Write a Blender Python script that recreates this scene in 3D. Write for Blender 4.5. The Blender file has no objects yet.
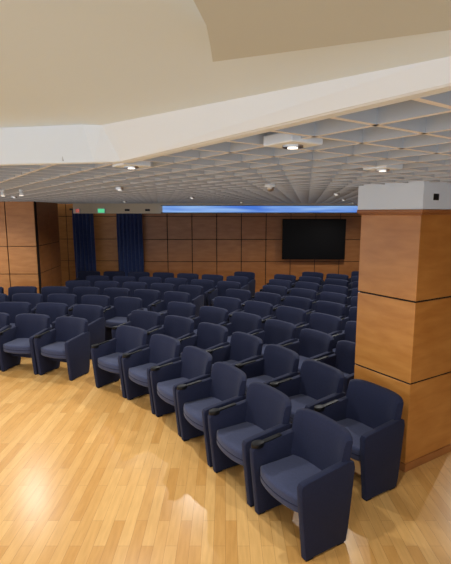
import bpy, bmesh, math, random
from mathutils import Vector, Matrix
random.seed(4)
S=bpy.context.scene
COL=S.collection
H=2.6          # eye height
ZC=2.88        # cell ceiling underside
try:
    S.view_settings.view_transform='Standard'
except Exception: pass

# ---------------------------------------------------------------- materials
def lin(c):
    return tuple(((x/255)/12.92 if x/255<=0.04045 else ((x/255+0.055)/1.055)**2.4) for x in c)+(1,)
def mat(name,rgb,rough=0.6,metal=0,emit=None,es=0,noise=0,nscale=20,bump=0,sheen=0,spec=None):
    m=bpy.data.materials.new(name); m.use_nodes=True
    nt=m.node_tree; b=nt.nodes['Principled BSDF']
    b.inputs['Base Color'].default_value=lin(rgb)
    b.inputs['Roughness'].default_value=rough
    b.inputs['Metallic'].default_value=metal
    if spec is not None: b.inputs['Specular IOR Level'].default_value=spec
    if sheen: b.inputs['Sheen Weight'].default_value=sheen
    if emit:
        b.inputs['Emission Color'].default_value=lin(emit); b.inputs['Emission Strength'].default_value=es
    if noise or bump:
        tc=nt.nodes.new('ShaderNodeTexCoord'); n=nt.nodes.new('ShaderNodeTexNoise')
        n.inputs['Scale'].default_value=nscale; n.inputs['Detail'].default_value=5
        nt.links.new(tc.outputs['Object'],n.inputs['Vector'])
        if noise:
            r=nt.nodes.new('ShaderNodeValToRGB')
            c=lin(rgb)
            r.color_ramp.elements[0].position=.3; r.color_ramp.elements[1].position=.7
            r.color_ramp.elements[0].color=tuple(x*(1-noise) for x in c[:3])+(1,)
            r.color_ramp.elements[1].color=tuple(min(1,x*(1+noise)) for x in c[:3])+(1,)
            nt.links.new(n.outputs['Fac'],r.inputs['Fac']); nt.links.new(r.outputs['Color'],b.inputs['Base Color'])
        if bump:
            bp=nt.nodes.new('ShaderNodeBump'); bp.inputs['Strength'].default_value=bump; bp.inputs['Distance'].default_value=.01
            nt.links.new(n.outputs['Fac'],bp.inputs['Height']); nt.links.new(bp.outputs['Normal'],b.inputs['Normal'])
    return m
def wood(name,c1,c2,rough=.35,scale=(3,3,0.5)):
    m=bpy.data.materials.new(name); m.use_nodes=True
    nt=m.node_tree; b=nt.nodes['Principled BSDF']; b.inputs['Roughness'].default_value=rough
    tc=nt.nodes.new('ShaderNodeTexCoord'); mp=nt.nodes.new('ShaderNodeMapping'); mp.inputs['Scale'].default_value=scale
    n=nt.nodes.new('ShaderNodeTexNoise'); n.inputs['Scale'].default_value=2; n.inputs['Detail'].default_value=8; n.inputs['Distortion'].default_value=.3
    r=nt.nodes.new('ShaderNodeValToRGB'); r.color_ramp.elements[0].position=.3; r.color_ramp.elements[1].position=.72
    r.color_ramp.elements[0].color=lin(c1); r.color_ramp.elements[1].color=lin(c2)
    L=nt.links.new
    L(tc.outputs['Object'],mp.inputs['Vector']); L(mp.outputs['Vector'],n.inputs['Vector'])
    L(n.outputs['Fac'],r.inputs['Fac']); L(r.outputs['Color'],b.inputs['Base Color'])
    return m
def floor_mat():
    m=bpy.data.materials.new('oak_parquet'); m.use_nodes=True
    nt=m.node_tree; b=nt.nodes['Principled BSDF']; L=nt.links.new
    tc=nt.nodes.new('ShaderNodeTexCoord'); mp=nt.nodes.new('ShaderNodeMapping')
    mp.inputs['Rotation'].default_value=(0,0,math.radians(90))
    L(tc.outputs['Object'],mp.inputs['Vector'])
    br=nt.nodes.new('ShaderNodeTexBrick'); br.offset=.37; br.offset_frequency=2; br.squash=1
    br.inputs['Scale'].default_value=1; br.inputs['Brick Width'].default_value=.8; br.inputs['Row Height'].default_value=.095
    br.inputs['Mortar Size'].default_value=.0012; br.inputs['Mortar Smooth'].default_value=.2; br.inputs['Bias'].default_value=0
    br.inputs['Color1'].default_value=lin((228,182,114)); br.inputs['Color2'].default_value=lin((209,157,88)); br.inputs['Mortar'].default_value=lin((170,118,64))
    L(mp.outputs['Vector'],br.inputs['Vector'])
    mp2=nt.nodes.new('ShaderNodeMapping'); mp2.inputs['Scale'].default_value=(14,1.6,1); L(tc.outputs['Object'],mp2.inputs['Vector'])
    n=nt.nodes.new('ShaderNodeTexNoise'); n.inputs['Scale'].default_value=2.5; n.inputs['Detail'].default_value=8; L(mp2.outputs['Vector'],n.inputs['Vector'])
    r=nt.nodes.new('ShaderNodeValToRGB'); r.color_ramp.elements[0].color=(.88,.85,.80,1); r.color_ramp.elements[1].color=(1.0,1,1,1)
    r.color_ramp.elements[0].position=.3; r.color_ramp.elements[1].position=.65
    L(n.outputs['Fac'],r.inputs['Fac'])
    mx=nt.nodes.new('ShaderNodeMix'); mx.data_type='RGBA'; mx.blend_type='MULTIPLY'; mx.inputs[0].default_value=1
    L(br.outputs['Color'],mx.inputs[6]); L(r.outputs['Color'],mx.inputs[7]); L(mx.outputs[2],b.inputs['Base Color'])
    b.inputs['Roughness'].default_value=.28; b.inputs['Specular IOR Level'].default_value=.42
    bp=nt.nodes.new('ShaderNodeBump'); bp.inputs['Strength'].default_value=.12; bp.inputs['Distance'].default_value=.002; bp.invert=True
    L(br.outputs['Fac'],bp.inputs['Height']); L(bp.outputs['Normal'],b.inputs['Normal'])
    return m
M_floor=floor_mat()
M_col=wood('cherry_veneer',(176,114,50),(198,138,70),.3,(1.2,1.2,5))
M_wall=wood('cherry_wall_veneer',(150,94,48),(170,112,62),.4,(1.2,1.2,5))
M_wallL=wood('light_cherry_veneer',(172,112,56),(194,134,74),.4,(1.2,1.2,5))
M_dark=mat('dark_joint',(24,14,8),.8)
M_cream=mat('cream_plaster',(218,238,255),.85,bump=.03,nscale=60)
M_olive=mat('warm_plaster',(200,212,216),.85)
M_beige=mat('beige_plaster',(232,222,200),.8)
M_white=mat('white_plaster',(226,240,255),.8)
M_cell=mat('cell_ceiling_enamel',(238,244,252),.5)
M_cellshade=mat('cell_ceiling_side_shade',(190,200,212),.6)  # blade sides: shade inside the cells put into a greyer colour
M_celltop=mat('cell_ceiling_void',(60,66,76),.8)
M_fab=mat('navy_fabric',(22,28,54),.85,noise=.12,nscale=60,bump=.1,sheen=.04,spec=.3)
M_fablit=mat('navy_fabric_lit',(54,60,86),.9,noise=.1,nscale=60,bump=.1,sheen=.12,spec=.25)  # same navy upholstery, lightened in colour for light falling on the seat
M_blk=mat('black_plastic',(8,8,10),.5,spec=.3)
M_metal=mat('dark_metal',(40,40,44),.35,metal=.8)
M_chrome=mat('brushed_steel',(180,180,180),.3,metal=1)
M_curt=mat('blue_curtain_velvet',(58,78,134),.9,sheen=.3,noise=.15,nscale=15)
M_scr=mat('tv_glass',(5,5,7),.4,spec=.15)
M_lamp=mat('lamp_glow',(255,250,240),.5,emit=(255,250,240),es=1.3)

# ---------------------------------------------------------------- mesh helpers
def obj(name,bm,mats,smooth=False,parent=None,loc=None,rotz=None):
    me=bpy.data.meshes.new(name); bm.to_mesh(me); bm.free()
    for m in (mats if isinstance(mats,(list,tuple)) else [mats]): me.materials.append(m)
    if smooth:
        for p in me.polygons: p.use_smooth=True
    o=bpy.data.objects.new(name,me); COL.objects.link(o)
    if parent: o.parent=parent
    if loc: o.location=loc
    if rotz is not None: o.rotation_euler[2]=rotz
    return o
def box(bm,x0,x1,y0,y1,z0,z1,mi=0,bev=0,seg=2):
    r=bmesh.ops.create_cube(bm,size=1)
    vs=r['verts']
    for v in vs:
        v.co=Vector(((x0+x1)/2+v.co.x*(x1-x0),(y0+y1)/2+v.co.y*(y1-y0),(z0+z1)/2+v.co.z*(z1-z0)))
    fs=set(f for v in vs for f in v.link_faces)
    for f in fs: f.material_index=mi
    if bev:
        es=list(set(e for v in vs for e in v.link_edges))
        r=bmesh.ops.bevel(bm,geom=es,offset=bev,segments=seg,affect='EDGES',profile=.5)
        for f in r['faces']: f.material_index=mi
def prism(bm,pts,axis,a0,a1,mi=0,bev=0,seg=3):
    """pts 2D; axis 'x': pts=(y,z); 'z': pts=(x,y)"""
    def P(p,a): return Vector((a,p[0],p[1])) if axis=='x' else (Vector((p[0],p[1],a)) if axis=='z' else Vector((p[0],a,p[1])))
    A=[bm.verts.new(P(p,a0)) for p in pts]; B=[bm.verts.new(P(p,a1)) for p in pts]
    n=len(pts); fs=[bm.faces.new(A[::-1]),bm.faces.new(B)]
    for i in range(n): fs.append(bm.faces.new((A[i],A[(i+1)%n],B[(i+1)%n],B[i])))
    bmesh.ops.recalc_face_normals(bm,faces=fs)
    for f in fs: f.material_index=mi
    if bev:
        es=list(fs[0].edges)+list(fs[1].edges)
        r=bmesh.ops.bevel(bm,geom=es,offset=bev,segments=seg,affect='EDGES',profile=.5)
        for f in r['faces']: f.material_index=mi
def cyl(bm,x,y,z0,z1,r0,r1=None,seg=24,mi=0):
    r1=r0 if r1 is None else r1
    q=bmesh.ops.create_cone(bm,cap_ends=True,segments=seg,radius1=r0,radius2=r1,depth=z1-z0,matrix=Matrix.Translation((x,y,(z0+z1)/2)))
    for f in set(f for v in q['verts'] for f in v.link_faces): f.material_index=mi

# ---------------------------------------------------------------- room shell
bm=bmesh.new(); box(bm,-10,6.9,-3.5,14.6,-.1,0); obj('floor',bm,M_floor)

def panel_wall(name,p0,p1,z1,pw,seams,m,mj,thick=.18):
    p0=Vector(p0);p1=Vector(p1); L=(p1-p0).length; ang=math.atan2(p1.y-p0.y,p1.x-p0.x)
    bm=bmesh.new(); box(bm,0,L,.02,thick,0,z1+.02,1)
    n=max(1,round(L/pw)); w=L/n; zs=[0.1]+seams+[z1]
    for i in range(n):
        for j in range(len(zs)-1):
            box(bm,i*w+.011,(i+1)*w-.011,0,.03,zs[j]+.009,zs[j+1]-.009,0,.003,1)
    box(bm,0,L,-.012,.03,0,.1,2)
    return obj(name,bm,[m,mj,M_wall],loc=(p0.x,p0.y,0),rotz=ang)
panel_wall('wall_back',(-2.6,14.2),(6.7,14.2),2.97,.77,[1.08,1.78,2.5],M_wall,M_dark)
panel_wall('wall_back_left',(-10,14.45),(-2.6,14.45),2.97,.8,[1.08,1.78,2.5],M_wallL,M_dark)
# return of the back wall
panel_wall('wall_left',(-4.72,11.4),(-4.85,13.2),2.97,.9,[1.08,1.78],M_wall,M_dark)
panel_wall('wall_left_front',(-9.8,11.25),(-4.72,11.25),2.97,.78,[1.08,1.78],M_wallL,M_dark,.14)
panel_wall('wall_right',(6.7,14.2),(6.7,-3.4),2.97,.9,[1.08,1.78],M_wall,M_dark)

# ---- cell ceiling
a=Vector((.571,-.821)); b=Vector((.821,.571))
E0=Vector((-.535,2.47)); 
def Yb(x): return 2.47-.19*(x+.535) if x<-.535 else 2.47-1.438*(x+.535)
def inside(p): return p.y>Yb(p.x)+.01 and p.y<13.98 and -9.5<p.x<6.5
bm=bmesh.new(); pitch=.27; th=.022; dep=.14
def blades(d,nrm,rng):
    for i in range(-82,83):
        o=E0+nrm*(i*pitch+.02); t=-18; st=None
        while t<18:
            p=o+d*t; ins=inside(p)
            if ins and st is None: st=t
            if (not ins) and st is not None:
                q0=o+d*st; q1=o+d*t
                if t-st>.03:
                    n=nrm*(th/2)
                    c=[(q0-n),(q1-n),(q1+n),(q0+n)]
                    lo=[bm.verts.new((v.x,v.y,ZC)) for v in c]; hi=[bm.verts.new((v.x,v.y,ZC+dep)) for v in c]
                    bm.faces.new(lo[::-1])
                    for k in range(4):
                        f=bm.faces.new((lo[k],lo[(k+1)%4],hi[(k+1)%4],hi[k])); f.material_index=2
                st=None
            t+=.03
blades(a,b,None); blades(b,a,None)
# backing board
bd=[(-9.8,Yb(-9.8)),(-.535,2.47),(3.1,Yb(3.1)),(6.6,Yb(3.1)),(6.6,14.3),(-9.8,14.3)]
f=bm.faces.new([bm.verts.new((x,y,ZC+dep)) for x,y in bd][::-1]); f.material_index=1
obj('ceiling',bm,[M_cell,M_celltop,M_cellshade])

# ---- plaster fascia and near ceiling
bm=bmesh.new()
def V(*p): return bm.verts.new(p)
Lb=(-9.8,Yb(-9.8)); Rb=(3.1,Yb(3.1))
zc=ZC-.012
pl=[Vector((Lb[0],Lb[1])),Vector((-.70,2.50)),Vector((-.535,2.47)),Vector((.48,1.01)),Vector((Rb[0],Rb[1]))]
top=[3.05,3.06,3.045,2.915,2.90]
off=[Vector((0,-.03)),Vector((-.05,-.04)),Vector((-.10,-.07)),Vector((-.03,-.03)),Vector((-.03,-.03))]
lo=[V(p.x,p.y,zc) for p in pl]; lof=[V(p.x+.03,p.y+.025,zc) for p in pl]
mid=[V(p.x+o.x*.2,p.y+o.y*.2,zc+.004) for p,o in zip(pl,off)]
hi=[V(p.x+o.x,p.y+o.y,t) for p,o,t in zip(pl,off,top)]
for i in range(4):
    bm.faces.new((lo[i],lo[i+1],lof[i+1],lof[i])); bm.faces.new((lo[i],lo[i+1],mid[i+1],mid[i])); bm.faces.new((mid[i],mid[i+1],hi[i+1],hi[i]))
obj('trim_ceiling_edge',bm,M_white)
bm=bmesh.new()
hi=[V(p.x+o.x,p.y+o.y,t) for p,o,t in zip(pl,off,top)]
q=[V(-9.8,1.6,3.08),V(-1.3,1.6,3.08),V(-.75,1.2,3.08),V(-.1,.5,3.07),V(1.4,-3.4,3.05)]
for i in range(4): bm.faces.new((hi[i],hi[i+1],q[i+1],q[i]))
c1=V(-9.8,-3.4,3.08)
bm.faces.new((q[0],q[1],q[2],q[3],q[4],c1))
bm.faces.new((hi[4],q[4],V(6.7,-3.4,3.05),V(6.7,Yb(3.1),2.93)))
obj('ceiling_foyer',bm,M_cream,True)
# lowered curved-edge plaster panel
bm=bmesh.new()
zp=H+.33
pts=[(-.028,1.055),(.411,.88),(1.6,.45),(1.6,-1.6),(-.9,-1.6)]
cur=[(-.62,-.9),(-.40,-.2),(-.24,.25),(-.12,.55),(-.051,.76),(-.034,.86),(-.030,.96)]
prism(bm,pts+cur,'z',zp,zp+.16,0)
obj('ceiling_soffit_panel',bm,M_olive)

# ---- bulkhead at the back with blue LED strip
bm=bmesh.new(); box(bm,-4.5,6.6,13.45,13.7,2.59,ZC+.08,0,.005,1)
for x in (-2.9,-2.3,5.3): box(bm,x-.07,x+.07,13.425,13.46,2.66,2.72,1,.004,1)
obj('trim_bulkhead',bm,[M_beige,M_metal])
def led_mat():
    m=bpy.data.materials.new('blue_led'); m.use_nodes=True; nt=m.node_tree; b=nt.nodes['Principled BSDF']; L=nt.links.new
    tc=nt.nodes.new('ShaderNodeTexCoord'); n=nt.nodes.new('ShaderNodeTexNoise'); n.inputs['Scale'].default_value=.8; n.inputs['Detail'].default_value=1
    mp=nt.nodes.new('ShaderNodeMapping'); mp.inputs['Scale'].default_value=(1,1,9)
    r=nt.nodes.new('ShaderNodeValToRGB'); r.color_ramp.elements[0].position=.3; r.color_ramp.elements[1].position=.7
    r.color_ramp.elements[0].color=lin((70,120,215)); r.color_ramp.elements[1].color=lin((150,190,240))
    L(tc.outputs['Object'],mp.inputs['Vector']); L(mp.outputs['Vector'],n.inputs['Vector']); L(n.outputs['Fac'],r.inputs['Fac']); L(r.outputs['Color'],b.inputs['Emission Color'])
    b.inputs['Emission Strength'].default_value=.95; b.inputs['Base Color'].default_value=(.02,.03,.08,1); return m
bm=bmesh.new(); box(bm,-1.85,4.6,13.40,13.449,2.62,2.81,0); box(bm,-1.9,4.65,13.41,13.449,2.595,2.62,1); box(bm,-1.9,4.65,13.41,13.449,2.81,2.825,1)
obj('led_display_strip',bm,[led_mat(),M_blk])
def sign(name,x,c,w):
    bm=bmesh.new(); box(bm,x-w/2,x+w/2,13.38,13.449,2.60,2.74,0,.004,1); box(bm,x-w/2+.015,x+w/2-.015,13.375,13.38,2.615,2.725,1)
    obj(name,bm,[M_white,mat(name+'_glow',c,.4,emit=c,es=.8)])
sign('exit_sign',-3.65,(90,215,150),.22); sign('warning_sign',-4.35,(170,90,80),.14)

# ---- curtains
def curtain(x0,x1,y,z0,z1):
    bm=bmesh.new(); n=90; rows=6; g=[]
    for j in range(rows+1):
        z=z0+(z1-z0)*j/rows; l=[]
        for i in range(n+1):
            u=i/n; x=x0+(x1-x0)*u
            amp=.035*(1.15-.4*j/rows)
            l.append(bm.verts.new((x+.01*math.sin(u*37+j),y+amp*math.sin(u*2*math.pi*(x1-x0)/.12+.3*math.sin(j+u*5)),z)))
        g.append(l)
    for j in range(rows):
        for i in range(n): bm.faces.new((g[j][i],g[j][i+1],g[j+1][i+1],g[j+1][i]))
    bmesh.ops.solidify(bm,geom=bm.faces[:],thickness=.006)
    box(bm,x0-.08,x1+.08,y-.02,y+.02,z1-.01,z1+.04,1,.005,1)
    obj('curtain',bm,[M_curt,M_metal],True)
curtain(-4.66,-4.02,13.85,.02,2.7); curtain(-3.34,-2.55,13.95,.02,2.7)

# ---- wall TV
bm=bmesh.new(); box(bm,1.76,3.72,13.98,14.05,1.17,2.42,0,.012,2); box(bm,1.785,3.695,13.972,13.98,1.20,2.395,1); box(bm,2.4,3.1,14.05,14.21,1.5,2.0,2)
box(bm,2.69,2.79,13.972,13.981,1.178,1.19,2)
obj('wall_television',bm,[M_scr,M_scr,M_metal])

# ---- column (aligned with the seating)
ang=math.atan2(.39,.64)
bm=bmesh.new(); W=.78; D=.72
box(bm,.01,W-.01,.01,D-.01,0,2.62,1)
for z0,z1 in ((.085,.922),(.938,1.747),(1.763,2.585)):
    box(bm,0,W,0,D,z0,z1,0,.006,2)
box(bm,-.012,W+.012,-.012,D+.012,0,.085,2,.004,1)
box(bm,-.035,W+.035,-.035,D+.035,2.60,2.635,2,.008,2)
box(bm,-.02,W+.02,-.02,D+.02,2.585,2.60,2,.003,1)
obj('wood_clad_column',bm,[M_col,M_dark,M_wall],loc=(1.82,4.23,0),rotz=ang)
bm=bmesh.new(); box(bm,-.03,W+1.0,-.03,D+.03,2.636,ZC+.02,0,.004,1)
box(bm,.12,.20,-.036,-.03,2.72,2.78,1,.002,1)
obj('trim_column_head',bm,[M_white,M_metal],loc=(1.82,4.23,0),rotz=ang)

# ---------------------------------------------------------------- chair
def make_chair():
    bm=bmesh.new()
    # side panels
    side=[(-.20,0.012),(.215,0.012),(.235,.10),(.285,.60),(.275,.655),(.22,.672),(-.20,.628),(-.245,.618),(-.262,.59),(-.25,.44),(-.21,.10)]
    for s in (-1,1):
        prism(bm,side,'x',s*.345-.034,s*.345+.034,0,.011,2)
        box(bm,s*.345-.026,s*.345+.026,-.19,-.12,0,.014,2); box(bm,s*.345-.026,s*.345+.026,.13,.20,0,.014,2)
    # backrest: curved wrap-around pad
    n=24; rows=8; g=[]; g2=[]
    for j in range(rows+1):
        v=j/rows; l=[]; l2=[]
        for i in range(n+1):
            u=-1+2*i/n
            x=u*.376
            ztop=.858-.030*abs(u)**10
            z=.36+(ztop-.36)*v
            y=.305-.09*abs(u)**3+ .075*(v-.5)
            t=.082*(1-.30*abs(u)**8)*(1-.35*max(0,v-.85)/.15)
            l.append(bm.verts.new((x,y,z)))
            l2.append(bm.verts.new((x*(1-.10*abs(u)),y-t,z-.004*(v>.95))))
        g.append(l); g2.append(l2)
    fs=[]
    for j in range(rows):
        for i in range(n):
            fs.append(bm.faces.new((g[j][i],g[j+1][i],g[j+1][i+1],g[j][i+1])))
            fs.append(bm.faces.new((g2[j][i],g2[j][i+1],g2[j+1][i+1],g2[j+1][i])))
    for i in range(n):
        fs.append(bm.faces.new((g[0][i],g[0][i+1],g2[0][i+1],g2[0][i])))
        fs.append(bm.faces.new((g[rows][i],g2[rows][i],g2[rows][i+1],g[rows][i+1])))
    for j in range(rows):
        fs.append(bm.faces.new((g[j][0],g2[j][0],g2[j+1][0],g[j+1][0])))
        fs.append(bm.faces.new((g[j][n],g[j+1][n],g2[j+1][n],g2[j][n])))
    bmesh.ops.recalc_face_normals(bm,faces=fs)
    es=[e for i in range(n) for e in g[rows][i].link_edges if g[rows][i+1] in e.verts]+[e for i in range(n) for e in g2[rows][i].link_edges if g2[rows][i+1] in e.verts]
    es+=[e for j in range(rows) for e in g[j][0].link_edges if g[j+1][0] in e.verts]+[e for j in range(rows) for e in g[j][n].link_edges if g[j+1][n] in e.verts]
    bmesh.ops.bevel(bm,geom=es,offset=.012,segments=3,affect='EDGES',profile=.5)
    # seat cushion with bowed front
    def seatpts(hw,dy):
        pts=[(-hw,.22),(-hw,-.19)]
        for i in range(1,12):
            u=-1+2*i/12; pts.append((u*hw,-.19-dy-.065*(1-u*u)**.7))
        return pts+[(hw,-.19),(hw,.22)]
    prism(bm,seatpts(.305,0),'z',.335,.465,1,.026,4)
    prism(bm,seatpts(.308,.004),'z',.394,.402,0,.002,1)   # welt seam round the cushion
    # frame below seat
    box(bm,-.31,.31,-.02,.20,.20,.345,0,.02,2)
    # tablet hub on the right arm
    x=-.345
    prism(bm,[(x+.048*math.cos(t)*1.0,-.195+.062*math.sin(t)) for t in [k*math.pi/9 for k in range(18)]],'z',.612,.652,2,.008,2)
    prism(bm,[(-.15,.630),(.05,.652),(.05,.664),(-.15,.645)],'x',x-.026,x+.026,2,.005,2)
    box(bm,x-.045,x-.034,-.15,.10,.38,.58,2,.004,1)
    for v in bm.verts: v.co.x*=.90; v.co.z*=1.03
    me=bpy.data.meshes.new('armchair_mesh'); bm.to_mesh(me); bm.free()
    for m in (M_fab,M_fablit,M_blk): me.materials.append(m)
    for p in me.polygons: p.use_smooth=True
    try: me.set_sharp_from_angle(angle=math.radians(38))
    except Exception: pass
    return me
CH=make_chair()
def chair(x,y,face):   # face: 2D direction the sitter looks
    o=bpy.data.objects.new('auditorium_armchair',CH); COL.objects.link(o)
    o.location=(x,y,0); o.rotation_euler[2]=math.atan2(face.y,face.x)+math.pi/2
# seating curve: straight run, then arc
P0=Vector((.37,3.28)); th0=math.radians(31); R0=4.4; S1=2.0
d0=Vector((-math.sin(th0),math.cos(th0))); n0=Vector((math.cos(th0),math.sin(th0)))
Cc=P0+d0*S1-n0*R0
def row_point(k,s):
    off=.95*k+.27   # chair centre sits behind its front feet
    if s<S1: return P0+d0*s+n0*off, -n0, None
    R=R0+off; phi=th0+(s-S1)/R
    n=Vector((math.cos(phi),math.sin(phi))); return Cc+n*R, -n, math.degrees(phi)
cnt=0
P=.745
for k in range(0,11):
    starts={0:0,1:.27}
    s=starts.get(k,1.4)
    aisle=False
    while True:
        p,f,ph=row_point(k,s)
        if ph is not None and ph>100: break
        if ph is not None and not aisle and ph>59:
            s+=.5; aisle=True; continue
        ok=p.y<13.2 and p.x<.40*p.y+.3 and p.x> -.60*p.y-1.0
        if p.x<-4.1 and p.y>10.7: ok=False
        if ok: chair(p.x,p.y,f); cnt+=1
        s+=P
print('chairs',cnt)

# ---------------------------------------------------------------- ceiling fixtures and lights
def downlight(x,y,z=ZC,e=40,ang_=155,col=(1,.99,.97),square=False,r=.03,soft=.02):
    bm=bmesh.new()
    if square:
        box(bm,-.085,.085,-.085,.085,-.012,.03,0,.004,1)
    cyl(bm,0,0,-.02,.02,r+.012,r+.016,28,1); cyl(bm,0,0,-.024,-.019,r*.7,r*.7,24,2)
    obj('ceiling_downlight',bm,[M_white,M_chrome,M_lamp],loc=(x,y,z),rotz=math.radians(-55))
    ld=bpy.data.lights.new('downlight_lamp','SPOT'); ld.energy=e; ld.spot_size=math.radians(ang_); ld.spot_blend=.7; ld.shadow_soft_size=soft; ld.color=col
    lo=bpy.data.objects.new('downlight_lamp',ld); COL.objects.link(lo); lo.location=(x,y,z-.03-soft)
downlight(.27,1.87,e=45,square=True); downlight(-.55,2.70,e=55,square=True); downlight(.98,2.88,e=65,square=True)
for x,y in ((-3.2,4.6),(-1.2,5.2),(1.6,6.6),(-3.6,7.8),(-.6,8.2),(2.4,9.3),(-2.4,10.9),(.4,11.4),(3.4,12.2),(4.4,7.2),(-5.6,6.2),(-5.9,9.6)):  # extra downlights added in a loose grid to light the seating
    downlight(x,y,e=130)
for x,y in ((-3.9,.9),(-5.6,1.6),(-5.2,-1.6),(.6,-2.6)):  # unseen lamps added out of frame to brighten the near floor
    downlight(x,y,z=3.055,e=90,soft=.12)
# track spots on the left
for x,y in ((-2.72,5.6),(-2.45,5.5)):
    bm=bmesh.new(); cyl(bm,0,0,-.02,0,.025,.025,16,0); cyl(bm,0,0,-.07,-.02,.026,.02,16,0); cyl(bm,0,0,-.075,-.069,.022,.022,16,1)
    obj('ceiling_spotlight',bm,[M_white,M_lamp],True,loc=(x,y,ZC))
# dome camera
bm=bmesh.new(); cyl(bm,0,0,-.025,.01,.06,.055,28,0)
q=bmesh.ops.create_uvsphere(bm,u_segments=24,v_segments=12,radius=.04,matrix=Matrix.Translation((0,0,-.03)))
for f in set(f for v in q['verts'] for f in v.link_faces): f.material_index=1
obj('dome_security_camera',bm,[M_white,M_chrome],True,loc=(.445,4.55,ZC))

# world
w=bpy.data.worlds.new('world'); S.world=w; w.use_nodes=True
w.node_tree.nodes['Background'].inputs['Color'].default_value=(.93,.96,1.0,1); w.node_tree.nodes['Background'].inputs['Strength'].default_value=1.6

# camera
cd=bpy.data.cameras.new('camera'); cd.sensor_fit='HORIZONTAL'; cd.sensor_width=36; cd.lens=36*450/451; cd.clip_start=.02
co=bpy.data.objects.new('camera',cd); COL.objects.link(co); co.location=(0,0,H); co.rotation_euler=(math.radians(90-8.7),0,0)
S.camera=co
